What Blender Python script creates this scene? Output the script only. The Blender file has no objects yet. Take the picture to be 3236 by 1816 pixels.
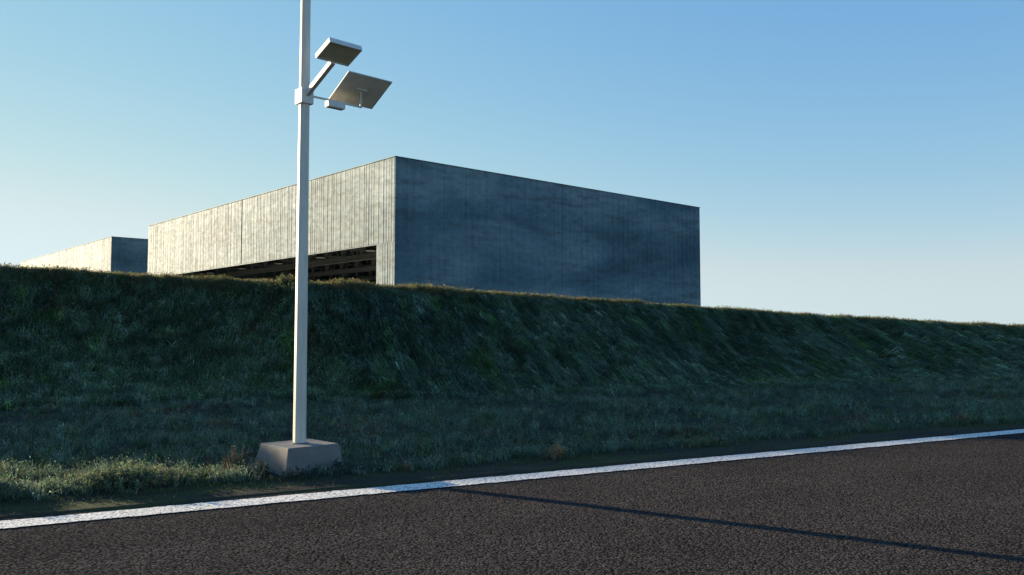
import bpy, bmesh, math, random
import numpy as np
from mathutils import Vector, Matrix

random.seed(7)
rng = np.random.default_rng(11)
scene = bpy.context.scene
COL = scene.collection
R = math.radians

# ------------------------------------------------------------------ frame of the place
# the road runs along D, the bank lies on the +N side of it; (s, n) = metres along / across the road
A_ROAD = R(61.7)
D = np.array([math.sin(A_ROAD), math.cos(A_ROAD)])
N = np.array([-D[1], D[0]])
EXPOSURE = 2.5
SUN_AZ, SUN_EL = R(-57.3), R(9.95)          # bearing from +Y (clockwise positive), elevation


def sn(s, n):
    return s * D[0] + n * N[0], s * D[1] + n * N[1]


# ------------------------------------------------------------------ object helpers
def tag(o, label=None, cat=None, group=None, kind=None):
    if label: o['label'] = label
    if cat: o['category'] = cat
    if group: o['group'] = group
    if kind: o['kind'] = kind
    return o


def empty(name, loc, rz=0.0):
    o = bpy.data.objects.new(name, None)
    COL.objects.link(o)
    o.location = loc
    o.rotation_euler = (0, 0, rz)
    o.empty_display_size = .3
    return o


def link_mesh(name, me, mat, parent=None):
    o = bpy.data.objects.new(name, me)
    COL.objects.link(o)
    if mat: me.materials.append(mat)
    if parent: o.parent = parent
    return o


def np_mesh(name, verts, quads=None, tris=None, tint=None, smooth=False):
    """mesh straight from arrays; tint is a per-vertex colour of the material itself"""
    verts = np.asarray(verts, dtype=np.float32)
    nq = 0 if quads is None else len(quads)
    nt = 0 if tris is None else len(tris)
    me = bpy.data.meshes.new(name)
    me.vertices.add(len(verts))
    me.vertices.foreach_set('co', verts.ravel())
    idx = []
    if nq: idx.append(np.asarray(quads, dtype=np.int32).ravel())
    if nt: idx.append(np.asarray(tris, dtype=np.int32).ravel())
    idx = np.concatenate(idx)
    me.loops.add(len(idx))
    me.loops.foreach_set('vertex_index', idx)
    me.polygons.add(nq + nt)
    start = np.concatenate([np.arange(nq) * 4, nq * 4 + np.arange(nt) * 3]).astype(np.int32)
    me.polygons.foreach_set('loop_start', start)
    if smooth:
        me.polygons.foreach_set('use_smooth', np.ones(nq + nt, dtype=bool))
    if tint is not None:
        a = me.attributes.new('tint', 'FLOAT_COLOR', 'POINT')
        c = np.ones((len(verts), 4), dtype=np.float32)
        c[:, :3] = tint
        a.data.foreach_set('color', c.ravel())
    me.update(calc_edges=True)
    me.validate()
    return me


def bm_box(bm, c, size, rot=None):
    """box centred at c with edge lengths size, rotated by the 3x3 rot"""
    m = Matrix.Translation(Vector(c))
    if rot is not None: m = m @ rot.to_4x4()
    r = bmesh.ops.create_cube(bm, size=1.0, matrix=m @ Matrix.Diagonal((size[0], size[1], size[2], 1)))
    return r['verts']


def bm_bar(bm, a, b, w, h, up=(0, 0, 1)):
    """square bar from a to b, w wide and h deep"""
    a, b = Vector(a), Vector(b)
    x = (b - a).normalized()
    y = Vector(up).cross(x)
    if y.length < 1e-4: y = Vector((0, 1, 0)).cross(x)
    y.normalize()
    z = x.cross(y)
    rot = Matrix((x, y, z)).transposed()
    return bm_box(bm, (a + b) / 2, ((b - a).length, w, h), rot)


def bm_lathe(bm, prof, seg=20, c=(0, 0, 0), twist=0.0, caps=True):
    rings = []
    for r, z in prof:
        rings.append([bm.verts.new((c[0] + r * math.cos(twist + 2 * math.pi * k / seg),
                                    c[1] + r * math.sin(twist + 2 * math.pi * k / seg), c[2] + z)) for k in range(seg)])
    for a, b in zip(rings, rings[1:]):
        for k in range(seg):
            bm.faces.new((a[k], a[(k + 1) % seg], b[(k + 1) % seg], b[k]))
    if caps:
        bm.faces.new(rings[0][::-1]); bm.faces.new(rings[-1])


def bm_obj(name, bm, mat, parent=None, bevel=0.0, seg=2, smooth=False):
    bmesh.ops.recalc_face_normals(bm, faces=bm.faces)
    if bevel:
        bmesh.ops.bevel(bm, geom=[e for e in bm.edges if e.is_manifold and e.calc_face_angle(0) > .5],
                        offset=bevel, segments=seg, profile=.6, affect='EDGES', clamp_overlap=True)
    me = bpy.data.meshes.new(name)
    bm.to_mesh(me); bm.free()
    if smooth:
        for p in me.polygons: p.use_smooth = True
    return link_mesh(name, me, mat, parent)


def copy_tree(o, parent=None, skip=()):
    c = o.copy(); COL.objects.link(c); c.parent = parent
    for ch in o.children:
        if ch.name.split('.')[0] not in skip: copy_tree(ch, c, skip)
    return c


# ------------------------------------------------------------------ materials
def new_mat(name):
    m = bpy.data.materials.new(name); m.use_nodes = True
    nt = m.node_tree
    return m, nt, nt.nodes['Principled BSDF'], nt.nodes['Material Output']


class G:
    """small helper to write node graphs"""
    def __init__(s, nt): s.nt = nt
    def n(s, t, **kw):
        x = s.nt.nodes.new(t)
        for k, v in kw.items(): setattr(x, k, v)
        return x
    def l(s, a, b): s.nt.links.new(a, b)
    def pos(s, scale=(1, 1, 1), rz=0.0):
        g = s.n('ShaderNodeNewGeometry')
        m = s.n('ShaderNodeMapping')
        m.inputs['Rotation'].default_value = (0, 0, rz)
        m.inputs['Scale'].default_value = scale
        if rz:      # turn first, then stretch
            m.inputs['Scale'].default_value = (1, 1, 1)
            m2 = s.n('ShaderNodeMapping'); m2.inputs['Scale'].default_value = scale
            s.l(g.outputs['Position'], m.inputs['Vector']); s.l(m.outputs[0], m2.inputs['Vector'])
            return m2.outputs[0]
        s.l(g.outputs['Position'], m.inputs['Vector'])
        return m.outputs[0]
    def noise(s, vec, scale, detail=4, rough=.55, dist=0):
        x = s.n('ShaderNodeTexNoise')
        x.inputs['Scale'].default_value = scale; x.inputs['Detail'].default_value = detail
        x.inputs['Roughness'].default_value = rough; x.inputs['Distortion'].default_value = dist
        s.l(vec, x.inputs['Vector']); return x.outputs['Fac']
    def voro(s, vec, scale, feature='F1', out='Distance', rnd=1.0):
        x = s.n('ShaderNodeTexVoronoi', feature=feature)
        x.inputs['Scale'].default_value = scale
        x.inputs['Randomness'].default_value = rnd
        s.l(vec, x.inputs['Vector']); return x.outputs[out]
    def ramp(s, fac, stops):
        x = s.n('ShaderNodeValToRGB'); e = x.color_ramp.elements
        while len(e) < len(stops): e.new(.5)
        for i, (p, c) in enumerate(stops):
            e[i].position = p
            e[i].color = (c, c, c, 1) if isinstance(c, (int, float)) else (*c, 1)
        s.l(fac, x.inputs[0]); return x.outputs[0]
    def mix(s, fac, a, b, mode='MIX'):
        x = s.n('ShaderNodeMix', data_type='RGBA', blend_type=mode)
        for sock, v in ((x.inputs[0], fac), (x.inputs[6], a), (x.inputs[7], b)):
            if hasattr(v, 'is_linked'): s.l(v, sock)
            elif isinstance(v, (int, float)): sock.default_value = v if sock == x.inputs[0] else (v, v, v, 1)
            else: sock.default_value = (*v, 1)
        return x.outputs[2]
    def math(s, op, a, b=0.0):
        x = s.n('ShaderNodeMath', operation=op)
        for sock, v in ((x.inputs[0], a), (x.inputs[1], b)):
            if hasattr(v, 'is_linked'): s.l(v, sock)
            else: sock.default_value = v
        return x.outputs[0]
    def bump(s, h, dist, strength=1.0, normal=None):
        x = s.n('ShaderNodeBump')
        x.inputs['Strength'].default_value = strength; x.inputs['Distance'].default_value = dist
        s.l(h, x.inputs['Height'])
        if normal is not None: s.l(normal, x.inputs['Normal'])
        return x.outputs[0]


def simple(name, col, rough=.5, metal=0.0, var=.12, scale=6.0, stretch=(1, 1, 1), bump=0.0):
    m, nt, b, out = new_mat(name); g = G(nt)
    p = g.pos(stretch)
    f = g.ramp(g.noise(p, scale, 6, .6), [(.3, 1 - var), (.7, 1 + var * .4)])
    g.l(g.mix(1.0, col, f, 'MULTIPLY'), b.inputs['Base Color'])
    b.inputs['Roughness'].default_value = rough; b.inputs['Metallic'].default_value = metal
    if bump: g.l(g.bump(g.noise(p, scale * 6, 4), bump), b.inputs['Normal'])
    return m


# weathered ribbed cladding: pale sheet with dull, level streaks of dirt
def cladding():
    m, nt, b, out = new_mat('ribbed_cladding'); g = G(nt)
    big = g.noise(g.pos((.06, .06, .19)), 1.0, 5, .55, .3)
    streak = g.noise(g.pos((.20, .20, 1.25)), 1.0, 8, .72, .25)
    where = g.noise(g.pos((.07, .07, .16)), 1.0, 2, .5)
    mott = g.noise(g.pos((1.3, 1.3, 2.2)), 1.0, 7, .7)
    drip = g.noise(g.pos((2.6, 2.6, .10)), 1.0, 3, .5)
    base = g.ramp(big, [(.34, (.062, .118, .146)), (.47, (.112, .186, .214)), (.60, (.225, .290, .305))])
    s1 = g.ramp(streak, [(.49, 0.0), (.62, .62)])
    s1 = g.mix(1.0, s1, g.ramp(where, [(.32, .15), (.52, 1.0)]), 'MULTIPLY')
    c = g.mix(s1, base, (.072, .106, .110))
    c = g.mix(1.0, c, g.ramp(mott, [(.30, .70), (.52, 1.0), (.8, 1.12)]), 'MULTIPLY')
    c = g.mix(1.0, c, g.ramp(drip, [(.35, .92), (.6, 1.03)]), 'MULTIPLY')
    g.l(c, b.inputs['Base Color'])
    g.l(g.ramp(mott, [(.3, .82), (.7, .70)]), b.inputs['Roughness'])
    b.inputs['Specular IOR Level'].default_value = .54
    return m


M = {}
M['clad'] = cladding()
M['trim'] = simple('cladding_trim', (.12, .13, .135), .55)
M['joint'] = simple('dark_joint', (.035, .04, .042), .8)
M['roof'] = simple('roof_sheet', (.16, .17, .17), .7)
M['steel'] = simple('dusty_steel', (.40, .40, .40), .6, 0, .2, 1.2)
M['deck'] = simple('roof_underside', (.58, .57, .54), .8, 0, .35, .35)
M['lampshade'] = simple('dark_enamel', (.045, .045, .045), .45)
M['diffuser'] = simple('white_diffuser', (.80, .78, .70), .5, 0, .04)
M['slab'] = simple('hangar_concrete', (.28, .27, .25), .8)
M['galv'] = simple('painted_galvanised_steel', (.72, .65, .56), .5, .05, .16, 3.0, (6, 6, .7), .0006)
M['box'] = simple('pale_painted_steel', (.76, .73, .67), .45, 0, .12, 14)
M['lens'] = simple('smoked_lens', (.62, .60, .40), .3, 0, .05, 10)
M['dark'] = simple('dark_rubber', (.05, .052, .055), .5)
M['backing'] = simple('grey_backsheet', (.74, .71, .62), .5, 0, .2, 5)


def solar_face():
    m, nt, b, out = new_mat('solar_cells'); g = G(nt)
    t = g.n('ShaderNodeTexCoord')
    br = g.n('ShaderNodeTexBrick'); br.offset = 0
    br.inputs['Color1'].default_value = br.inputs['Color2'].default_value = (.012, .018, .05, 1)
    br.inputs['Mortar'].default_value = (.35, .36, .38, 1)
    br.inputs['Scale'].default_value = 9; br.inputs['Mortar Size'].default_value = .012
    br.inputs['Brick Width'].default_value = .7; br.inputs['Row Height'].default_value = .7
    g.l(t.outputs['Object'], br.inputs['Vector'])
    g.l(br.outputs['Color'], b.inputs['Base Color']); b.inputs['Roughness'].default_value = .12
    return m


M['cells'] = solar_face()


def concrete():
    m, nt, b, out = new_mat('footing_concrete'); g = G(nt)
    p = g.pos()
    n1 = g.noise(p, 3.5, 7, .65); n2 = g.noise(p, 45, 5, .6)
    pores = g.voro(p, 60)
    c = g.ramp(n1, [(.3, (.175, .152, .132)), (.55, (.22, .193, .168)), (.75, (.26, .228, .198))])
    c = g.mix(1.0, c, g.ramp(n2, [(.3, .82), (.7, 1.06)]), 'MULTIPLY')
    c = g.mix(g.ramp(pores, [(.06, .6), (.14, 0.0)]), c, (.08, .075, .072))
    g.l(c, b.inputs['Base Color']); b.inputs['Roughness'].default_value = .85
    g.l(g.bump(g.noise(p, 30, 6, .7), .006), b.inputs['Normal'])
    return m


M['concrete'] = concrete()


def stone_height(g):
    """rolled aggregate: rounded stones with gaps between them"""
    p = g.pos()
    wob = g.n('ShaderNodeTexNoise'); wob.inputs['Scale'].default_value = 28; wob.inputs['Detail'].default_value = 3
    g.l(p, wob.inputs['Vector'])
    sc = g.n('ShaderNodeVectorMath', operation='MULTIPLY_ADD')
    sc.inputs[1].default_value = (.03, .03, .03)
    g.l(wob.outputs['Color'], sc.inputs[0]); g.l(p, sc.inputs[2])
    q = sc.outputs[0]
    d1 = g.voro(q, 43)
    d2 = g.voro(q, 100)
    h = g.math('ADD', g.math('MULTIPLY', g.math('POWER', d1, 1.4), -1.0), g.math('MULTIPLY', d2, -.35))
    h = g.math('ADD', h, g.math('MULTIPLY', g.noise(p, 18, 5, .65), 1.1))
    return p, h, d1, q


def asphalt():
    m, nt, b, out = new_mat('old_asphalt'); g = G(nt)
    p, h, d1, q = stone_height(g)
    stone = g.voro(q, 43, 'F1', 'Color')
    sep = g.n('ShaderNodeSeparateColor'); g.l(stone, sep.inputs[0])
    c = g.ramp(sep.outputs[0], [(0.0, (.043, .0375, .0340)), (.5, (.068, .0590, .0530)), (1.0, (.112, .0960, .0850))])
    c = g.mix(g.ramp(d1, [(.42, 0.0), (.72, .85)]), c, (.012, .011, .012))
    c = g.mix(1.0, c, g.ramp(g.noise(p, .55, 5, .6), [(.3, .86), (.7, 1.10)]), 'MULTIPLY')
    c = g.mix(1.0, c, g.ramp(g.noise(g.pos((.06, 1.1, 1), -(math.pi / 2 - A_ROAD)), 1.0, 4), [(.3, .88), (.7, 1.08)]), 'MULTIPLY')
    g.l(c, b.inputs['Base Color']); b.inputs['Roughness'].default_value = .95
    b.inputs['Specular IOR Level'].default_value = 0.0
    g.l(g.bump(h, .0135), b.inputs['Normal'])
    return m


def road_paint():
    m, nt, b, out = new_mat('road_paint'); g = G(nt)
    p, h, d1, q = stone_height(g)
    worn = g.noise(p, 24, 5, .65)
    f = g.math('ADD', g.math('MULTIPLY', d1, .55), worn)
    c = g.mix(g.ramp(f, [(.80, 0.0), (.92, .85)]), (.86, .79, .70), (.09, .09, .10))
    c = g.mix(1.0, c, g.ramp(g.noise(p, 1.3, 5, .6), [(.3, .90), (.65, 1.0)]), 'MULTIPLY')
    g.l(c, b.inputs['Base Color']); b.inputs['Roughness'].default_value = .85; b.inputs['Specular IOR Level'].default_value = .15
    g.l(g.bump(h, .006), b.inputs['Normal'])
    return m


def soil():
    m, nt, b, out = new_mat('mossy_soil'); g = G(nt)
    p = g.pos()
    a = g.noise(g.pos((.5, 2.6, 1), -(math.pi / 2 - A_ROAD)), 1.0, 7, .65, .5)
    c = g.ramp(a, [(.30, (.026, .026, .025)), (.44, (.046, .042, .034)), (.56, (.050, .060, .026)), (.74, (.085, .090, .036))])
    c = g.mix(1.0, c, g.ramp(g.noise(p, 60, 5, .7), [(.3, .6), (.65, 1.25)]), 'MULTIPLY')
    g.l(c, b.inputs['Base Color']); b.inputs['Roughness'].default_value = .95
    b.inputs['Specular IOR Level'].default_value = .1
    g.l(g.bump(g.noise(p, 38, 7, .7), .035), b.inputs['Normal'])
    return m


def leaf(name, trans=.35, rough=.75):
    m, nt, b, out = new_mat(name); g = G(nt)
    at = g.n('ShaderNodeAttribute', attribute_name='tint')
    g.l(at.outputs['Color'], b.inputs['Base Color'])
    b.inputs['Roughness'].default_value = rough; b.inputs['Specular IOR Level'].default_value = .06
    t = g.n('ShaderNodeBsdfTranslucent'); g.l(at.outputs['Color'], t.inputs['Color'])
    mx = g.n('ShaderNodeMixShader'); mx.inputs[0].default_value = trans
    g.l(b.outputs[0], mx.inputs[1]); g.l(t.outputs[0], mx.inputs[2]); g.l(mx.outputs[0], out.inputs['Surface'])
    return m


M['asphalt'] = asphalt(); M['paint'] = road_paint(); M['soil'] = soil()
M['leaf'] = leaf('leaf'); M['heath'] = leaf('heath_leaf', .55); M['stem'] = simple('woody_stem', (.06, .045, .03), .8)


# ------------------------------------------------------------------ lie of the land
def vnoise(x, y, seed=0):
    xi, yi = np.floor(x).astype(np.int64), np.floor(y).astype(np.int64)
    fx, fy = x - xi, y - yi
    fx, fy = fx * fx * (3 - 2 * fx), fy * fy * (3 - 2 * fy)
    def h(a, b):
        v = (a * 374761393 + b * 668265263 + seed * 982451653) & 0x7fffffff
        v = ((v ^ (v >> 13)) * 1274126177) & 0x7fffffff
        return ((v ^ (v >> 16)) & 0xffff) / 65535.0
    return (h(xi, yi) * (1 - fx) + h(xi + 1, yi) * fx) * (1 - fy) + (h(xi, yi + 1) * (1 - fx) + h(xi + 1, yi + 1) * fx) * fy


def fbm(x, y, seed=0, o=4):
    v, a, t = 0, 1.0, 0
    for k in range(o):
        v = v + a * vnoise(x * 2 ** k, y * 2 ** k, seed + k); t += a; a *= .5
    return v / t


# crest of the bank: (s, n, height)
CREST = np.array([(-300, 30, 3.1), (-60, 28.5, 3.1), (-22, 27.8, 2.95), (-9, 27.1, 2.95), (-7.6, 27.0, 3.02), (-6.8, 26.9, 3.36),
                  (-1.5, 26.8, 3.385), (-.07, 26.5, 3.335), (1.43, 26.2, 3.25), (3.48, 25.6, 3.13), (4.75, 25.1, 3.07), (5.7, 23.4, 3.01),
                  (8.45, 22.6, 2.885), (11.95, 22.2, 2.73), (14.8, 21.9, 2.63), (18.73, 21.5, 2.47), (24.83, 21.3, 2.215),
                  (28.71, 20.9, 2.09), (35.1, 20.5, 1.89), (60, 20.2, 1.89), (300, 22, 2.0)])
TOE = np.array([(-300, 20.5), (-10, 20.0), (-1, 19.4), (4.4, 19.4), (5.6, 18.9), (10, 18.2), (20, 17.4), (30, 16.6), (300, 16.5)])


def crest_nz(s):
    return np.interp(s, CREST[:, 0], CREST[:, 1]), np.interp(s, CREST[:, 0], CREST[:, 2])


def toe_n(s): return np.interp(s, TOE[:, 0], TOE[:, 1])


ROAD_N = 9.22


def height(s, n):
    s, n = np.asarray(s, float), np.asarray(n, float)
    nc, zc = crest_nz(s); nt = toe_n(s)
    zt = .26
    verge = zt * np.clip((n - ROAD_N) / (nt - ROAD_N), 0, 1) ** 1.3
    verge = verge + np.clip((n - 9.8) / 1.2, 0, 1) * (fbm(s * .55, n * .55, 3) - .5) * .14
    t = np.clip((n - nt) / (nc - nt), 0, 1)
    pw = np.interp(s, [3.9, 5.6, 12, 19, 24.2, 25.2, 33, 40], [2.1, 1.1, 1.15, 1.7, 2.0, 1.1, 1.3, 1.5])
    prof = t ** pw
    lump = np.sin(np.pi * t) * ((fbm(s * .35, n * .35, 9) - .5) * .40 + (fbm(s * 1.6, n * 1.6, 5) - .5) * .30)
    z = verge + (zc - verge) * prof + lump
    back = np.clip((n - nc - 3.5) / 9.0, 0, 1)
    back = back * back * (3 - 2 * back)
    top = zc + (fbm(s * .5, n * .5, 21) - .5) * .10 * np.clip((n - nc) / .6, 0, 1)
    z = np.where(n > nc, top * (1 - back), z)
    return np.where(n < ROAD_N, -.03 - .10 * np.clip((ROAD_N - n) * 2, 0, 1), z)


def graded(stops):
    out = []
    for (a, b, st) in stops: out.append(np.arange(a, b, st))
    return np.concatenate(out + [[stops[-1][1]]])


def grid_mesh(name, ss, ns, zf, smooth=True):
    S, Nn = np.meshgrid(ss, ns, indexing='ij')
    X, Y = sn(S, Nn)
    v = np.stack([X, Y, zf(S, Nn)], -1).reshape(-1, 3)
    a, b = len(ss), len(ns)
    i = (np.arange(a - 1)[:, None] * b + np.arange(b - 1)[None]).ravel()
    q = np.stack([i, i + b, i + b + 1, i + 1], -1)
    return np_mesh(name, v, quads=q, smooth=smooth)


gs = graded([(-1500, -100, 200), (-100, -14, 4), (-14, 50, .22), (50, 110, 3), (110, 1500, 200)])
gn = graded([(-1500, -60, 240), (-60, 8, 8), (8, 28.5, .16), (28.5, 44, .8), (44, 1500, 140)])
ground = link_mesh('ground', grid_mesh('ground', gs, gn, height), M['soil'])
tag(ground, kind='structure')

# asphalt sheet with a crumbled edge beyond the painted line
es = graded([(-1200, -30, 60), (-30, 60, .12), (60, 1200, 60)])
edge = 9.17 + (fbm(es * 1.1, es * 0, 31) - .5) * .20 + (fbm(es * 6, es * 0, 33) - .5) * .10
rv, rq = [], []
cols = [-1200, -60, -6, 4, 7.5, None]
for c in cols:
    nn_ = edge if c is None else np.full_like(es, c)
    x, y = sn(es, nn_)
    rv.append(np.stack([x, y, np.zeros_like(x) + (0 if c is not None else -.012)], -1))
k = len(es)
for j in range(len(cols) - 1):
    i = np.arange(k - 1) + j * k
    rq.append(np.stack([i, i + 1, i + 1 + k, i + k], -1))
road = link_mesh('road', np_mesh('road', np.concatenate(rv), quads=np.concatenate(rq)), M['asphalt'])
tag(road, kind='structure')

ls = graded([(-300, -20, 20), (-20, 45, .06), (45, 300, 20)])
lo = 8.70 + (fbm(ls * 9, ls * 0, 41, 6) - .5) * .045
hi = 9.05 + (fbm(ls * 9, ls * 0, 43, 6) - .5) * .045
xa, ya = sn(ls, lo); xb, yb = sn(ls, hi)
k = len(ls); i = np.arange(k - 1)
line = link_mesh('road_line', np_mesh('road_line', np.concatenate([np.stack([xa, ya, xa * 0 + .0008], -1), np.stack([xb, yb, xb * 0 + .0008], -1)]),
                                      quads=np.stack([i, i + 1, i + 1 + k, i + k], -1)), M['paint'])
tag(line, kind='structure')


# ------------------------------------------------------------------ plants from arrays
def unit(v): return v / np.maximum(np.linalg.norm(v, axis=-1, keepdims=True), 1e-9)


def blades_arrays(base, up, lean, L, W, droop, col):
    """tapered two-piece blades: from base along up, then bending to lean"""
    n = len(base)
    d0 = unit(up + lean * .35)
    d1 = unit(up * (1 - droop)[:, None] + lean * (.35 + droop)[:, None])
    ang = rng.uniform(0, 2 * np.pi, n)
    rnd = np.stack([np.cos(ang), np.sin(ang), np.zeros(n)], -1)
    side = unit(np.cross(d0, rnd) + 1e-6)
    mid = base + d0 * (L * .5)[:, None]
    tip = mid + d1 * (L * .55)[:, None]
    w = (W * .5)[:, None]
    v = np.stack([base - side * w, base + side * w, mid - side * w * .85, mid + side * w * .85, tip], 1).reshape(-1, 3)
    o = np.arange(n) * 5
    q = np.stack([o, o + 1, o + 3, o + 2], -1); t = np.stack([o + 2, o + 3, o + 4], -1)
    return v, q, t, np.repeat(col, 5, axis=0)


def leaves_arrays(pos, dirv, L, W, col):
    """small pointed leaves"""
    n = len(pos)
    side = unit(np.cross(dirv, rng.normal(size=(n, 3))))
    mid = pos + dirv * (L * .45)[:, None]
    tip = pos + dirv * L[:, None]
    w = (W * .5)[:, None]
    v = np.stack([pos, mid - side * w, tip, mid + side * w], 1).reshape(-1, 3)
    o = np.arange(n) * 4
    return v, np.stack([o, o + 1, o + 2, o + 3], -1), None, np.repeat(col, 4, axis=0)


def plants_mesh(name, parts):
    V, Q, T, C, o = [], [], [], [], 0
    for v, q, t, c in parts:
        V.append(v); C.append(c); Q.append(q + o)
        if t is not None: T.append(t + o)
        o += len(v)
    return np_mesh(name, np.concatenate(V), quads=np.concatenate(Q), tris=np.concatenate(T) if T else None, tint=np.concatenate(C))


def palette(n, cols, weights, vary=.25):
    cols = np.array(cols)
    c = cols[rng.choice(len(cols), n, p=np.array(weights) / sum(weights))]
    return np.clip(c * rng.uniform(1 - vary, 1 + vary, (n, 1)) * rng.uniform(.93, 1.07, (n, 3)), 0.004, .6)


def scatter(s0, s1, n_lo, n_hi, count):
    s = rng.uniform(s0, s1, count)
    lo, hi = n_lo(s), n_hi(s)
    return s, lo + rng.uniform(0, 1, count) * (hi - lo)


POLE = (-2.68, 10.65)
FOOT_ROT = R(46)


def off_footing(s, n, r=.50):
    x, y = sn(s, n)
    dx, dy = x - POLE[0], y - POLE[1]
    a = dx * math.sin(FOOT_ROT) + dy * math.cos(FOOT_ROT)
    b = dx * math.cos(FOOT_ROT) - dy * math.sin(FOOT_ROT)
    return (np.abs(a) > r) | (np.abs(b) > r)


def verge_edge(s):
    return 9.92 + (fbm(s * .8, s * 0, 51) - .5) * .55 + (fbm(s * 4, s * 0, 53) - .5) * .22


# --- the flat verge: short, bushy grey-green heath grass
def build_verge():
    parts = []
    tuft_s, tuft_n = [], []
    for (s0, s1, dens) in ((-9, -1, 40), (-1, 14, 80), (14, 28, 52), (28, 48, 24)):
        cnt = int((s1 - s0) * 10.2 * dens)
        s, n = scatter(s0, s1, verge_edge, lambda q: toe_n(q) + .9, cnt)
        tuft_s.append(s); tuft_n.append(n)
    s, n = np.concatenate(tuft_s), np.concatenate(tuft_n)
    # an extra, denser lip along the edge of the mat
    s2, n2 = scatter(-9, 34, lambda q: verge_edge(q) - .02, lambda q: verge_edge(q) + .45, 3000)
    s, n = np.concatenate([s, s2]), np.concatenate([n, n2])
    keep = off_footing(s, n, .47) & ~((s > 1.9) & (s < 3.5) & (n < 10.45) & (rng.uniform(0, 1, len(s)) < .75))
    s, n = s[keep], n[keep]
    clump = fbm(s * 1.1, n * 1.1, 61)
    patch = fbm(s * .45, n * .45, 63)
    keep = rng.uniform(0, 1, len(s)) < np.clip(.25 + 1.9 * (clump - .25), .12, 1)
    s, n, clump, patch = s[keep], n[keep], clump[keep], patch[keep]
    per = 9
    k = len(s)
    S = np.repeat(s, per) + rng.normal(0, .035, k * per); Nn = np.repeat(n, per) + rng.normal(0, .035, k * per)
    CL, PT = np.repeat(clump, per), np.repeat(patch, per)
    x, y = sn(S, Nn); z = height(S, Nn)
    m = len(S)
    ang = rng.uniform(0, 2 * np.pi, m)
    lean = np.stack([np.cos(ang), np.sin(ang), np.zeros(m)], -1) * rng.uniform(.2, 1.5, m)[:, None]
    up = np.tile([0, 0, 1.0], (m, 1))
    L = rng.uniform(.055, .135, m) * (.55 + 1.1 * CL)
    W = rng.uniform(.008, .016, m)
    base_c = palette(k, [(.092, .138, .092), (.114, .162, .112), (.078, .126, .058), (.165, .195, .145), (.120, .114, .052)], [5, 4, 3, 2, 1.0])
    rust = (patch > .70)[:, None] * (rng.uniform(0, 1, (k, 1)) < .22)
    base_c = np.where(rust, np.array([.16, .09, .055]), base_c)
    c = np.repeat(base_c * ((.55 + .95 * clump) * np.exp(rng.normal(0, .3, k)))[:, None], per, 0) * rng.uniform(.7, 1.3, (m, 1))
    parts.append(blades_arrays(np.stack([x, y, z - .01], -1), up, lean, L, W, rng.uniform(.1, .8, m), c))
    # fine leafy tips over the tufts
    q = rng.choice(m, int(m * .55), replace=False)
    p = np.stack([x, y, z + L * .75], -1)[q] + rng.normal(0, .02, (len(q), 3))
    dv = unit(rng.normal(size=(len(q), 3)) + np.array([0, 0, 1.1]))
    parts.append(leaves_arrays(p, dv, rng.uniform(.018, .04, len(q)), rng.uniform(.008, .016, len(q)), c[q] * 1.15))
    o = link_mesh('verge_grass', plants_mesh('verge_grass', parts), M['leaf'])
    tag(o, 'flat strip of dark grey-green heath grass between road and bank', 'grass', kind='stuff')


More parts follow.
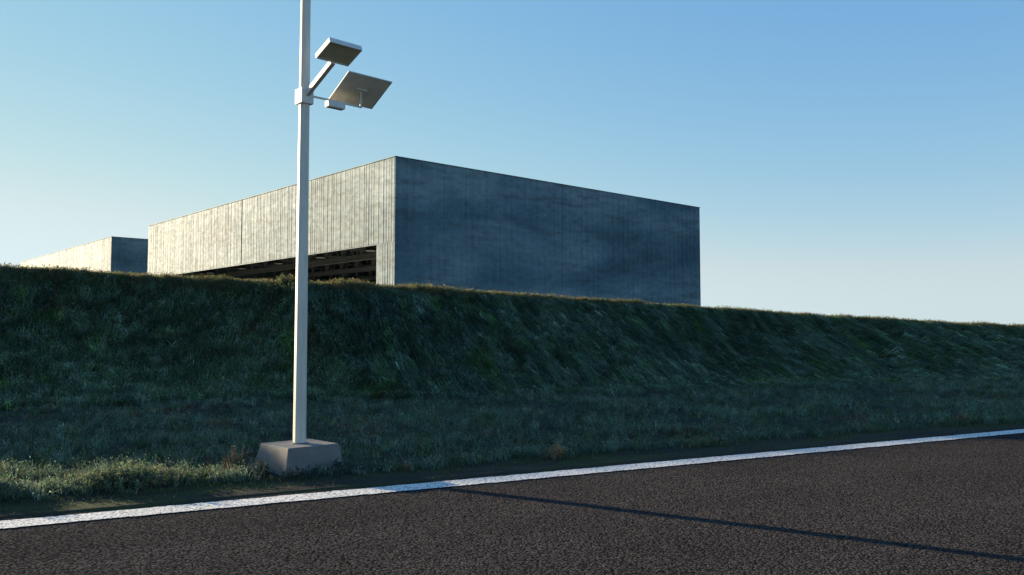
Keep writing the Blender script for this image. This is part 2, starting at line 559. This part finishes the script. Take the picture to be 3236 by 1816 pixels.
# --- the bank: long grass combed downhill on the steep right part, clumpy on the left
def build_bank():
    parts = []
    k = 22000
    s, n = scatter(-12, 48, lambda q: toe_n(q) - .3, lambda q: crest_nz(q)[0] + .15, k)
    # more on the near half
    s2, n2 = scatter(-3, 24, lambda q: toe_n(q) - .3, lambda q: crest_nz(q)[0] + .15, 21000)
    s, n = np.concatenate([s, s2]), np.concatenate([n, n2])
    k = len(s)
    right = np.clip((s - 4.6 - .35 * (crest_nz(s)[0] - n)) / 1.2, 0, 1)
    clump = fbm(s * 1.0, n * 1.0, 71)
    # colour runs in streaks down the slope, slanting a little along it
    ss_, nn_ = s - .05 * n, n
    streak = np.where(right > .5, fbm(ss_ * 4.5, nn_ * .85, 73), fbm(s * 2.4, n * 2.8, 73))
    base_c = palette(k, [(.110, .165, .100), (.135, .196, .125), (.092, .160, .052), (.250, .300, .220), (.145, .135, .058)], [5, 4, 3, 2.2, .8], .35)
    patchy = np.clip((streak - .33) / .36, 0, 1)
    base_c = base_c * ((.60 + .68 * patchy ** 1.2) * np.exp(rng.normal(0, .36, k)))[:, None]
    green = (vnoise(ss_ * 2.2, nn_ * 1.0, 77) + rng.normal(0, .06, k) > .86)[:, None]
    base_c = np.where(green, base_c * np.array([1.0, 1.18, .68]), base_c)
    rust = ((vnoise(s * .9, n * .9, 79) > .80) & (rng.uniform(0, 1, k) < .35) & (right < .6))[:, None]
    base_c = np.where(rust, np.array([.11, .075, .04]), base_c)
    per = 7
    S = np.repeat(s, per) + rng.normal(0, .06, k * per); Nn = np.repeat(n, per) + rng.normal(0, .06, k * per)
    RT, CL = np.repeat(right, per), np.repeat(clump, per)
    m = len(S)
    x, y = sn(S, Nn); z = height(S, Nn)
    down = np.array([-N[0] - .06 * D[0], -N[1] - .06 * D[1]])
    down = down / np.linalg.norm(down)
    ang = rng.uniform(0, 2 * np.pi, m)
    rl = np.stack([np.cos(ang), np.sin(ang), np.zeros(m)], -1) * rng.uniform(.2, 1.2, m)[:, None]
    dl = np.stack([np.full(m, down[0]), np.full(m, down[1]), np.full(m, -.75)], -1) * 1.3 + rl * .28
    lean = rl * (1 - RT)[:, None] + dl * RT[:, None]
    slope_n = unit(np.stack([np.full(m, -N[0] * .55), np.full(m, -N[1] * .55), np.full(m, .85)], -1))
    L = rng.uniform(.14, .30, m) * (.55 + CL) * (1 + .9 * RT)
    W = rng.uniform(.010, .022, m)
    droop = np.clip(rng.uniform(.1, .7, m) + .45 * RT, 0, 1)
    c = np.repeat(base_c, per, 0) * rng.uniform(.75, 1.25, (m, 1))
    parts.append(blades_arrays(np.stack([x, y, z - .015], -1), slope_n, lean, L, W, droop, c))
    # leafy growth among it, thick on the left
    q = np.where(rng.uniform(0, 1, m) < .55 * (1 - RT) + .08)[0]
    p = np.stack([x, y, z], -1)[q] + slope_n[q] * (np.minimum(L[q], .26) * rng.uniform(.25, .75, len(q)))[:, None] + rng.normal(0, .03, (len(q), 3))
    dv = unit(rng.normal(size=(len(q), 3)) + np.array([0, 0, .8]))
    parts.append(leaves_arrays(p, dv, rng.uniform(.03, .06, len(q)), rng.uniform(.014, .028, len(q)), c[q] * 1.2))
    o = link_mesh('bank_grass', plants_mesh('bank_grass', parts), M['leaf'])
    tag(o, 'dark green grass covering the slope of the bank', 'grass', kind='stuff')


# --- the sunlit fringe of low heath along the crest
def build_crest():
    parts = []
    k = 15000
    s = rng.uniform(-16, 52, k)
    keep = rng.uniform(0, 1, k) < np.interp(s, [-16, -2, 12, 30, 52], [.5, 1, 1, .8, .5])
    s = s[keep]; k = len(s)
    n = crest_nz(s)[0] + np.where(rng.uniform(0, 1, k) < .55, rng.uniform(-.35, .35, k), rng.uniform(.2, 1.9, k))
    hgt = (.10 + .24 * fbm(s * 1.1, n * 1.1, 81) ** 1.2 + .05 * rng.uniform(0, 1, k) ** 3) * np.interp(s, [-20, -7.7, -6.6, 0, 3, 6, 12, 20], [.7, .8, 1.25, 1.2, 1.45, 1.3, 1.15, .95])
    col = palette(k, [(.175, .165, .075), (.130, .145, .065), (.205, .170, .090), (.095, .120, .060), (.190, .120, .075)], [4, 4, 2.5, 3, 1.2])
    x, y = sn(s, n); z = height(s, n)
    per = 5
    X, Y, Z, H = (np.repeat(a, per) for a in (x, y, z, hgt))
    m = len(X)
    ang = rng.uniform(0, 2 * np.pi, m)
    lean = np.stack([np.cos(ang), np.sin(ang), np.zeros(m)], -1) * rng.uniform(.2, 1.0, m)[:, None]
    L = H * rng.uniform(.6, 1.0, m)
    base = np.stack([X + rng.normal(0, .03, m), Y + rng.normal(0, .03, m), Z - .01], -1)
    up = np.tile([0, 0, 1.0], (m, 1))
    c = np.repeat(col, per, 0) * rng.uniform(.7, 1.25, (m, 1))
    parts.append(blades_arrays(base, up, lean, L, rng.uniform(.010, .02, m), rng.uniform(0, .6, m), c))
    lv = 9
    i = np.repeat(np.arange(m), lv)
    f = rng.uniform(.35, 1.02, len(i))
    p = base[i] + up[i] * (L[i] * f)[:, None] + lean[i] * (L[i] * f * .35)[:, None] + rng.normal(0, .022, (len(i), 3))
    dv = unit(rng.normal(size=(len(i), 3)) + np.array([0, 0, .9]))
    parts.append(leaves_arrays(p, dv, rng.uniform(.025, .05, len(i)), rng.uniform(.014, .026, len(i)), c[i] * rng.uniform(.8, 1.2, (len(i), 1))))
    # seed heads standing clear of the mat
    e = 240
    s = rng.uniform(-8, 11, e); n = crest_nz(s)[0] + rng.uniform(-.1, 1.0, e)
    x, y = sn(s, n); z = height(s, n)
    base = np.stack([x, y, z], -1)
    L = rng.uniform(.22, .36, e) * np.interp(s, [0, 5, 11], [.95, .85, .7])
    ang = rng.uniform(0, 2 * np.pi, e)
    lean = np.stack([np.cos(ang), np.sin(ang), np.zeros(e)], -1) * rng.uniform(.1, .5, e)[:, None]
    cc = palette(e, [(.06, .055, .03), (.08, .075, .04)], [1, 1])
    parts.append(blades_arrays(base, np.tile([0, 0, 1.0], (e, 1)), lean, L, np.full(e, .018), rng.uniform(0, .3, e), cc))
    tipd = unit(np.tile([0, 0, 1.0], (e, 1)) + lean * .5)
    for _ in range(3):
        parts.append(leaves_arrays(base + tipd * (L * .86)[:, None], unit(tipd + rng.normal(0, .45, (e, 3))),
                                   rng.uniform(.035, .06, e), rng.uniform(.02, .03, e), cc))
    o = link_mesh('crest_heath', plants_mesh('crest_heath', parts), M['heath'])
    tag(o, 'sunlit olive heath fringe along the top edge of the bank', 'ground cover', kind='stuff')


# --- thin low growth on the bare strip beside the line
def build_strip():
    k = 17000
    s = rng.uniform(-8, 30, k)
    n = verge_edge(s) - np.abs(rng.normal(0, .30, k))
    keep = (n > 9.25) & off_footing(s, n, .46) & (rng.uniform(0, 1, k) < 1.6 * (fbm(s * 1.4, n * 3, 91) - .15))
    s, n = s[keep], n[keep]; k = len(s)
    x, y = sn(s, n); z = height(s, n)
    ang = rng.uniform(0, 2 * np.pi, k)
    lean = np.stack([np.cos(ang), np.sin(ang), np.zeros(k)], -1)
    c = palette(k, [(.085, .105, .035), (.110, .115, .045), (.07, .085, .05)], [3, 2, 2])
    a = blades_arrays(np.stack([x, y, z - .005], -1), np.tile([0, 0, 1.0], (k, 1)), lean, rng.uniform(.02, .075, k), rng.uniform(.005, .011, k), rng.uniform(.2, .9, k), c)
    o = link_mesh('strip_moss', plants_mesh('strip_moss', [a]), M['leaf'])
    tag(o, 'sparse mossy tufts on the bare earth beside the white line', 'ground cover', kind='stuff')


build_verge(); build_bank(); build_crest(); build_strip()


# --- single plants one could point to
def sprig_plant(name, loc_sn, rad, hgt, stems, leaves, leaf_l, leaf_w, cols, wts, label, cat, group=None, spread=.5, along=1.0, stalks=True):
    """a bushy plant: upright twigs from a patch of ground, leaves along each"""
    s0, n0 = loc_sn
    x0, y0 = sn(s0, n0); z0 = float(height(s0, n0))
    ds = rng.normal(0, .42, stems) * rad * along; dn = rng.normal(0, .42, stems) * rad
    S, Nn = s0 + ds, n0 + dn
    keep = off_footing(S, Nn, .455)
    ds, dn, S, Nn = ds[keep], dn[keep], S[keep], Nn[keep]; stems = len(S)
    x, y = sn(S, Nn); z = height(S, Nn)
    base = np.stack([x - x0, y - y0, z - z0 - .01], -1)
    out = np.stack([ds * D[0] / along + dn * N[0], ds * D[1] / along + dn * N[1], 0 * ds], -1) / max(rad, 1e-3)
    lean = out * spread + rng.normal(0, .22, (stems, 3)) * np.array([1, 1, 0])
    edge_ = np.clip(1 - .55 * np.linalg.norm(np.stack([ds / along, dn], -1), axis=1) / rad, .35, 1)
    L = hgt * rng.uniform(.55, 1.08, stems) * edge_
    up = np.tile([0, 0, 1.0], (stems, 1))
    col = palette(stems, cols, wts)
    tw = blades_arrays(base, up, lean, L, np.full(stems, .006), rng.uniform(0, .3, stems), col * .8)
    i = np.repeat(np.arange(stems), leaves)
    f = rng.uniform(.18, 1.0, len(i))
    d0 = unit(up + lean * .35)
    p = base[i] + d0[i] * (L[i] * f)[:, None] + lean[i] * (L[i] * f * f * .3)[:, None] + rng.normal(0, .006, (len(i), 3))
    dv = unit(d0[i] * .9 + rng.normal(0, .75, (len(i), 3)))
    lf = leaves_arrays(p, dv, rng.uniform(.6, 1.2, len(i)) * leaf_l, rng.uniform(.7, 1.2, len(i)) * leaf_w, col[i] * rng.uniform(.75, 1.25, (len(i), 1)))
    root = link_mesh(name, plants_mesh(name, [tw, lf]), M['leaf'])
    root.location = (x0, y0, z0)
    tag(root, label, cat, group)
    return root


OLIVE = [(.170, .205, .105), (.135, .180, .110), (.200, .195, .105), (.120, .160, .118)]
RUST = [(.23, .135, .085), (.29, .19, .13), (.18, .125, .065), (.13, .13, .065)]
sprig_plant('bush', (.66, 10.32), .33, .29, 360, 24, .032, .015, OLIVE, [3, 3, 1.5, 2],
            'wide sunlit olive bush by the white line left of the concrete footing', 'bush', 'roadside bushes', along=2.1)
sprig_plant('bush', (-.72, 10.34), .34, .29, 220, 24, .032, .015, OLIVE, [2, 3, 1, 3],
            'smaller grey-green bush at the left edge beyond the white line', 'bush', 'roadside bushes', along=1.1)
sprig_plant('bush', (8.75, 10.02), .30, .17, 130, 20, .026, .013, OLIVE, [3, 3, 2, 1],
            'low yellow-green bush on the verge lip right of the rusty tuft', 'bush', 'roadside bushes', along=1.9)
WEED = [(.060, .085, .080), (.045, .070, .060), (.07, .09, .06)]
sprig_plant('weed', (2.62, 9.99), .20, .19, 34, 13, .036, .017, WEED, [1, 1, 1],
            'dark leafy weed against the front of the concrete footing', 'weed', 'weeds round the footing', along=2.0)
sprig_plant('weed', (3.10, 10.16), .17, .20, 30, 13, .036, .017, WEED, [1, 1, 1],
            'dark leafy weed at the right corner of the concrete footing', 'weed', 'weeds round the footing', along=1.2)
sprig_plant('weed', (2.10, 10.32), .17, .24, 40, 13, .030, .015, WEED + [(.12, .09, .05)], [1, 1, 1, .7],
            'leafy weed at the left corner of the concrete footing', 'weed', 'weeds round the footing', along=1.2)
for (s_, n_, r_, h_, st, lb) in (
        (6.02, 9.92, .19, .20, 60, 'rusty orange tuft on the verge lip, largest one right of the lamp footing'),
        (3.85, 9.95, .13, .10, 34, 'small rusty sprig on bare earth just right of the concrete footing'),
        (1.95, 10.75, .16, .30, 40, 'brown and orange tuft leaning on the left side of the footing'),
        (6.16, 12.3, .20, .16, 44, 'faint pinkish tuft in mid verge right of the lamp footing'),
        (12.5, 10.35, .25, .16, 50, 'pale pinkish tuft near the verge lip where the line turns blue'),
        (15.4, 10.2, .26, .20, 56, 'orange tuft near the right end of the verge lip'),
        (2.35, 15.0, .26, .22, 60, 'yellowish brown tuft on the verge left of the lamp post')):
    sprig_plant('dry_tuft', (s_, n_), r_ * .9, h_ * 1.15, int(st * .9), 11, .030, .010, RUST, [3, 2, 2, 2], lb, 'tuft', 'reddish dry tufts on the verge', spread=.7)


# ------------------------------------------------------------------ hangars
DL = Vector((-.6652, .7466, 0)); DR = Vector((.7466, .6652, 0))   # along the door front / along the gable
HP = Vector((-9.86, 70.0, 0))
H_TOP, H_LINTEL, LEN, DEP, MID_R = 16.74, 9.55, 61.0, 43.0, 19.75


def hp(L, q, z): return (DL * L + DR * q + Vector((0, 0, z)))


def ribbed_panel(parent, p0, ax, length, z0, z1, outn, seed, pitch=.80, lead=0.0, tall=1.0):
    """one bay of ribbed sheet: real ribs standing 7 cm proud, 25 cm wall behind"""
    r = random.Random(seed)
    pts = [(0, 0.0)]
    x = .10 + lead
    while x < length - pitch * .75:
        x += r.uniform(-.03, .03)
        w = r.choice((.10, .13, .16))
        hgt = r.choice((.010, .014, .018)) * tall
        pts += [(x, 0), (x + .05, hgt), (x + .05 + w, hgt), (x + .10 + w, 0)]
        if r.random() < .55:
            c = x + .10 + w + r.uniform(.18, .26)
            pts += [(c, 0), (c + .025, .012), (c + .075, .012), (c + .10, 0)]
        x += pitch
    pts.append((length, 0.0))
    bm = bmesh.new()
    cols = []
    for (u, h) in pts:
        o = p0 + ax * u
        cols.append([bm.verts.new(o + outn * h + Vector((0, 0, z0))), bm.verts.new(o + outn * h + Vector((0, 0, z1))),
                     bm.verts.new(o - outn * .25 + Vector((0, 0, z1))), bm.verts.new(o - outn * .25 + Vector((0, 0, z0)))])
    for a, b in zip(cols, cols[1:]):
        for i in range(4):
            bm.faces.new((a[i], b[i], b[(i + 1) % 4], a[(i + 1) % 4]))
    bm.faces.new(cols[0]); bm.faces.new(cols[-1][::-1])
    return bm_obj('wall_panel', bm, M['clad'], parent)


def axis_box(name, mat, parent, L0, L1, q0, q1, z0, z1):
    bm = bmesh.new()
    vs = [bm.verts.new(hp(L, q, z)) for z in (z0, z1) for L, q in ((L0, q0), (L1, q0), (L1, q1), (L0, q1))]
    for f in ((0, 1, 2, 3), (7, 6, 5, 4), (0, 4, 5, 1), (1, 5, 6, 2), (2, 6, 7, 3), (3, 7, 4, 0)):
        bm.faces.new([vs[i] for i in f])
    return bm_obj(name, bm, mat, parent)


def make_hangar():
    root = empty('hangar', HP)
    j = 2.80
    half = 30.30
    # door front (faces the low sun at a slant)
    ribbed_panel(root, hp(0, 0, 0), DL, half, H_LINTEL, H_TOP, -DR, 1)
    ribbed_panel(root, hp(half + .26, 0, 0), DL, LEN - half - .26, H_LINTEL, H_TOP, -DR, 2, lead=.2)
    ribbed_panel(root, hp(0, .004, 0), DL, j, 0, H_LINTEL - .004, -DR, 3, lead=.12)
    ribbed_panel(root, hp(LEN - j, .004, 0), DL, j, 0, H_LINTEL - .004, -DR, 4)
    axis_box('joint_strip', M['joint'], root, half, half + .26, .10, .24, H_LINTEL, H_TOP)
    # gable in shade
    g0 = .26
    ribbed_panel(root, hp(0, g0, 0), DR, MID_R - g0, H_LINTEL, H_TOP, -DL, 5, tall=3.6)
    ribbed_panel(root, hp(0, MID_R + .30, 0), DR, DEP - MID_R - .30, H_LINTEL, H_TOP, -DL, 6, tall=3.6, lead=.1)
    ribbed_panel(root, hp(.004, g0, 0), DR, MID_R - g0, 0, H_LINTEL - .004, -DL, 7, tall=3.6, lead=.3)
    ribbed_panel(root, hp(.004, MID_R + .30, 0), DR, DEP - MID_R - .30, 0, H_LINTEL - .004, -DL, 8, tall=3.6, lead=.25)
    axis_box('joint_strip', M['clad'], root, .05, .24, MID_R, MID_R + .30, 0, H_TOP)
    # far sides
    ribbed_panel(root, hp(LEN, g0, 0), DR, DEP - g0, 0, H_TOP, DL, 9)
    ribbed_panel(root, hp(.26, DEP, 0), DL, LEN - .52, 0, H_TOP, DR, 10)
    # thin capping along the wall heads
    for a in ((-.065, LEN + .065, -.065, .30), (-.065, .30, .301, DEP + .065), (LEN - .30, LEN + .065, .301, DEP + .065), (.301, LEN - .301, DEP - .30, DEP + .065)):
        axis_box('wall_capping', M['clad'], root, *a, H_TOP + .002, H_TOP + .06)
    axis_box('lintel_trim', M['clad'], root, j, LEN - j, .02, .23, H_LINTEL - .09, H_LINTEL - .004)
    axis_box('roof', M['deck'], root, .26, LEN - .26, .26, DEP - .26, H_TOP - .9, H_TOP - .5)
    axis_box('floor_slab', M['slab'], root, .26, LEN - .26, -.20, DEP - .26, -.3, .03)
    # trusses running along the hangar, one behind the other
    for q in (7.4, 16.0, 25.2, 34.0):
        bm = bmesh.new()
        bm_bar(bm, hp(.3, q, 9.80), hp(LEN - .3, q, 9.80), .12, .42)
        bm_bar(bm, hp(.3, q, 9.56), hp(LEN - .3, q, 9.56), .42, .06)
        bm_bar(bm, hp(.3, q, 10.09), hp(LEN - .3, q, 10.09), .42, .06)
        bm_bar(bm, hp(.3, q, 14.2), hp(LEN - .3, q, 14.2), .30, .30)
        t = bm_obj('roof_truss', bm, M['steel'], root)
        bm = bmesh.new()
        L = 2.0
        i = 0
        while L < LEN - 4:
            bm_bar(bm, hp(L, q, 10.1), hp(L, q, 14.1), .16, .16, up=DR)
            for sgn in (0, 1):
                a, b = (L, L + 1.9) if sgn == 0 else (L + 3.8, L + 1.9)
                bm_bar(bm, hp(a, q, 10.1), hp(b, q, 14.1), .17, .17, up=DR)
            L += 3.8
        bm_obj('bracing', bm, M['steel'], t)
    # cross beams under the roof, with raking struts
    for k in range(7):
        L = 4.5 + k * 8.7
        bm = bmesh.new()
        bm_bar(bm, hp(L, .4, 14.9), hp(L, DEP - .4, 14.9), .22, .55)
        for q in (4.0, 12.0, 20.5, 29.5):
            bm_bar(bm, hp(L, q - 2.6, 11.2), hp(L, q, 14.7), .11, .11, up=DL)
            bm_bar(bm, hp(L, q + 2.6, 11.2), hp(L, q, 14.7), .11, .11, up=DL)
        bm_bar(bm, hp(L, .4, 11.1), hp(L, DEP - .4, 11.1), .14, .20)
        bm_obj('cross_beam', bm, M['steel'], root)
    return root


hangar = make_hangar()
tag(hangar, 'large near ribbed grey hangar with wide open door front and shaded gable', 'hangar', 'row of hangars')
far_hangar = copy_tree(hangar, skip=('roof_truss', 'cross_beam', 'bracing', 'lintel_trim'))
far_hangar.location = HP + DL * 77.65
tag(far_hangar, 'small-looking far hangar at left, mostly hidden behind the bank and the near hangar', 'hangar', 'row of hangars')


def make_bay_lamp():
    root = empty('pendant_lamp', (0, 0, 0))
    bm = bmesh.new()
    bm_lathe(bm, [(.54, 0), (.55, .03), (.50, .16), (.34, .30), (.19, .40), (.15, .62), (.13, .70)], 24)
    bm_obj('lamp_shade', bm, M['lampshade'], root, smooth=False)
    bm = bmesh.new()
    bm_lathe(bm, [(.30, -.085), (.46, -.06), (.50, -.008)], 24)
    bm_obj('diffuser', bm, M['diffuser'], root)
    bm = bmesh.new()
    bm_lathe(bm, [(.02, .69), (.02, 5.0)], 8)
    bm_obj('suspension_rod', bm, M['steel'], root)
    return root


lamp0 = make_bay_lamp()
lamp_spots = [(10.6, 4.3, 'dome lamp hanging in the hangar door opening nearest its right jamb'),
              (20.4, 4.3, 'dome lamp under the hangar lintel just right of the lamp post'),
              (30.1, 4.3, 'dome lamp under the hangar lintel just left of the lamp post'),
              (39.9, 4.3, 'dome lamp under the hangar lintel, second left of the lamp post'),
              (49.7, 4.3, 'leftmost dome lamp in the hangar opening, low over the bank top'),
              (41.1, 19.4, 'small deep-set dome lamp below the truss beams near the right jamb'),
              (50.5, 19.8, 'lowest deep-set dome lamp just right of the lamp post, touching the bank top')]
for i, (L, q, lb) in enumerate(lamp_spots):
    o = lamp0 if i == 0 else copy_tree(lamp0)
    o.location = HP + hp(L, q, 9.85)
    tag(o, lb, 'lamp', 'dome lamps inside the hangar')


# ------------------------------------------------------------------ solar street lamp
# local axes: +x along the arm of the solar panel (bearing 46), -y towards the road
def street_lamp():
    ux = Vector((math.sin(FOOT_ROT), math.cos(FOOT_ROT), 0))
    rz = math.atan2(ux.y, ux.x)
    root = empty('street_lamp', (POLE[0], POLE[1], 0), rz)
    # footing: sloped block
    bm = bmesh.new()
    t, b_, z = .348, .425, .335
    vs = [bm.verts.new((x * b_, y * b_, -.25 if True else 0)) for x, y in ((-1, -1), (1, -1), (1, 1), (-1, 1))]
    e = b_ + (b_ - t) * .25 / z
    for v in vs: v.co.x *= e / b_; v.co.y *= e / b_
    vt = [bm.verts.new((x * t, y * t, z)) for x, y in ((-1, -1), (1, -1), (1, 1), (-1, 1))]
    bm.faces.new(vs[::-1]); bm.faces.new(vt)
    for k in range(4): bm.faces.new((vs[k], vs[(k + 1) % 4], vt[(k + 1) % 4], vt[k]))
    bm_obj('concrete_footing', bm, M['concrete'], root, bevel=.012, seg=3)
    # octagonal tapered pole
    k8 = 1 / math.cos(math.pi / 8)
    bm = bmesh.new()
    prof = [(.0775 * k8, .33)]
    for q in range(1, 9): prof.append(((.0775 - .0215 * q / 8) * k8, .33 + 6.9 * q / 8))
    bm_lathe(bm, prof, 8, twist=math.pi / 8)
    bm_obj('pole', bm, M['galv'], root, bevel=.009, seg=3)
    # grout ring at the foot
    bm = bmesh.new()
    bm_lathe(bm, [(.115, .334), (.105, .344), (.086, .349)], 24)
    bm_obj('grout_ring', bm, M['concrete'], root)
    bm = bmesh.new(); bm_box(bm, (0, 0, 4.765), (.172, .172, .195))
    bm_obj('collar', bm, M['box'], root, bevel=.005)
    # arm of the lamp head (towards the road, rising)
    bm = bmesh.new(); bm_bar(bm, (0, -.065, 4.79), (0, -.67, 5.07), .058, .07)
    bm_obj('lamp_arm', bm, M['galv'], root, bevel=.004)
    # lamp head: shallow tray tilted with the arm
    a = R(21.7)
    rot = Matrix.Rotation(-a, 3, 'X')
    hd = empty('lamp_head', (0, 0, 0)); hd.parent = root
    c0 = Vector((0, -.81, 5.147))
    def T(v): return c0 + rot @ Vector(v)
    def tbox(bm, c, s): bm_box(bm, T(c), s, rot)
    bm = bmesh.new()
    tbox(bm, (0, 0, .022), (.456, .345, .040))
    tbox(bm, (0, .165, -.012), (.456, .015, .027)); tbox(bm, (0, -.165, -.012), (.456, .015, .027))
    tbox(bm, (.2205, 0, -.012), (.015, .314, .027)); tbox(bm, (-.2205, 0, -.012), (.015, .314, .027))
    bm_obj('housing', bm, M['box'], hd, bevel=.003)
    bm = bmesh.new(); tbox(bm, (0, .06, .055), (.40, .21, .025))
    bm_obj('top_cover', bm, M['box'], hd, bevel=.006)
    bm = bmesh.new(); tbox(bm, (0, 0, -.006), (.424, .312, .012))
    bm_obj('lens', bm, M['lens'], hd, bevel=.002)
    bm = bmesh.new(); tbox(bm, (0, .1765, .004), (.440, .007, .034))
    bm_obj('rear_gasket', bm, M['dark'], hd)
    # solar panel on its own rod
    bm = bmesh.new(); bm_bar(bm, (.08, 0, 4.797), (.875, 0, 4.797), .022, .022)
    bm_obj('panel_rod', bm, M['galv'], root)
    bm = bmesh.new(); bm_box(bm, (.46, 0, 4.747), (.255, .095, .082))
    bm_obj('battery_box', bm, M['box'], root, bevel=.004)
    bm = bmesh.new(); bm_box(bm, (.46, 0, 4.704), (.235, .078, .006))
    bm_obj('box_base', bm, M['lens'], root)
    bm = bmesh.new(); bm_lathe(bm, [(.0125, 4.80), (.0125, 5.0)], 12, (.86, 0, 0))
    bm_obj('panel_post', bm, M['galv'], root, smooth=False)
    a2 = R(29.8); rot2 = Matrix.Rotation(-a2, 3, 'X'); c2 = Vector((.86, 0, 5.02))
    bm = bmesh.new(); bm_box(bm, c2 + rot2 @ Vector((0, 0, -.014)), (.165, .085, .022), rot2)
    bm_obj('panel_bracket', bm, M['galv'], root, bevel=.003)
    bm = bmesh.new(); bm_box(bm, c2 + rot2 @ Vector((0, 0, .008)), (.70, .56, .016), rot2)
    sp = bm_obj('solar_panel', bm, M['backing'], root, bevel=.002)
    bm = bmesh.new(); bm_box(bm, c2 + rot2 @ Vector((0, 0, .0185)), (.67, .53, .003), rot2)
    bm_obj('cell_face', bm, M['cells'], sp)
    tag(root, 'pale octagonal solar street lamp post on a sloped concrete block', 'street lamp')
    return root


street_lamp()

# ------------------------------------------------------------------ light, sky, camera
w = bpy.data.worlds.new('World'); scene.world = w; w.use_nodes = True
nt = w.node_tree
bg = nt.nodes['Background']
sky = nt.nodes.new('ShaderNodeTexSky'); sky.sky_type = 'NISHITA'; sky.sun_disc = False
sky.sun_elevation = SUN_EL; sky.sun_rotation = SUN_AZ
sky.altitude = 0; sky.air_density = 1.0; sky.dust_density = 0.0; sky.ozone_density = 1.0
# a hazier, less contrasty sky than the bare model: each channel's range is compressed
sg = G(nt)
sep = sg.n('ShaderNodeSeparateColor'); sg.l(sky.outputs[0], sep.inputs[0])
cmb = sg.n('ShaderNodeCombineColor')
chan = []
for ch, (gam, amp) in enumerate(((.95, .163), (.626, .2791), (.183, .6335))):
    v = sg.math('MULTIPLY', sg.math('POWER', sep.outputs[ch], gam), amp * (1.0, 1.03, 1.0)[ch])
    top = (.92, .97, 1.0)[ch]
    den = sg.math('POWER', sg.math('ADD', sg.math('POWER', sg.math('MULTIPLY', v, 1 / top), 5.0), 1.0), -.2)
    v = sg.math('MULTIPLY', sg.math('MULTIPLY', v, den), 20 / 2 ** EXPOSURE)
    chan.append(v)
sg.l(sg.math('MINIMUM', chan[0], sg.math('MULTIPLY', chan[1], .83)), cmb.inputs[0])     # no pink band at the horizon
sg.l(chan[1], cmb.inputs[1])
sg.l(sg.math('MAXIMUM', chan[2], sg.math('MULTIPLY', chan[1], 1.03)), cmb.inputs[2])
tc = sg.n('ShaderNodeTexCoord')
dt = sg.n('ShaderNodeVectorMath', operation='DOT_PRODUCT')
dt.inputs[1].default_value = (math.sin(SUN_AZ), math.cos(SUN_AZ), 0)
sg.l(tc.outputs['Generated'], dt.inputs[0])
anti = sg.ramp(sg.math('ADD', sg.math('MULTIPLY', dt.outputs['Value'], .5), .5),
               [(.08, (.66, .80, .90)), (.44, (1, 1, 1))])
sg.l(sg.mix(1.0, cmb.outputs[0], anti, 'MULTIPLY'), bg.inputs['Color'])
bg.inputs['Strength'].default_value = .05

sl = bpy.data.lights.new('sun', 'SUN'); sl.energy = 2.3; sl.angle = R(.6); sl.color = (1.0, .84, .58)
so = bpy.data.objects.new('sun', sl); COL.objects.link(so)
sv = Vector((math.sin(SUN_AZ) * math.cos(SUN_EL), math.cos(SUN_AZ) * math.cos(SUN_EL), math.sin(SUN_EL)))
so.rotation_euler = sv.to_track_quat('Z', 'Y').to_euler(); so.location = (-40, 30, 20)

cam = bpy.data.cameras.new('camera'); cam.sensor_width = 36; cam.lens = 29.432; cam.clip_end = 5000; cam.clip_start = .05
co = bpy.data.objects.new('camera', cam); COL.objects.link(co)
co.location = (0, 0, 1.7); co.rotation_euler = (R(90 + 3.234), 0, 0)
scene.camera = co

scene.view_settings.view_transform = 'Standard'
scene.view_settings.look = 'None'
scene.view_settings.exposure = EXPOSURE
scene.view_settings.gamma = 1.0
scene.render.resolution_x, scene.render.resolution_y = 1024, 575
scene.cycles.max_bounces = 6
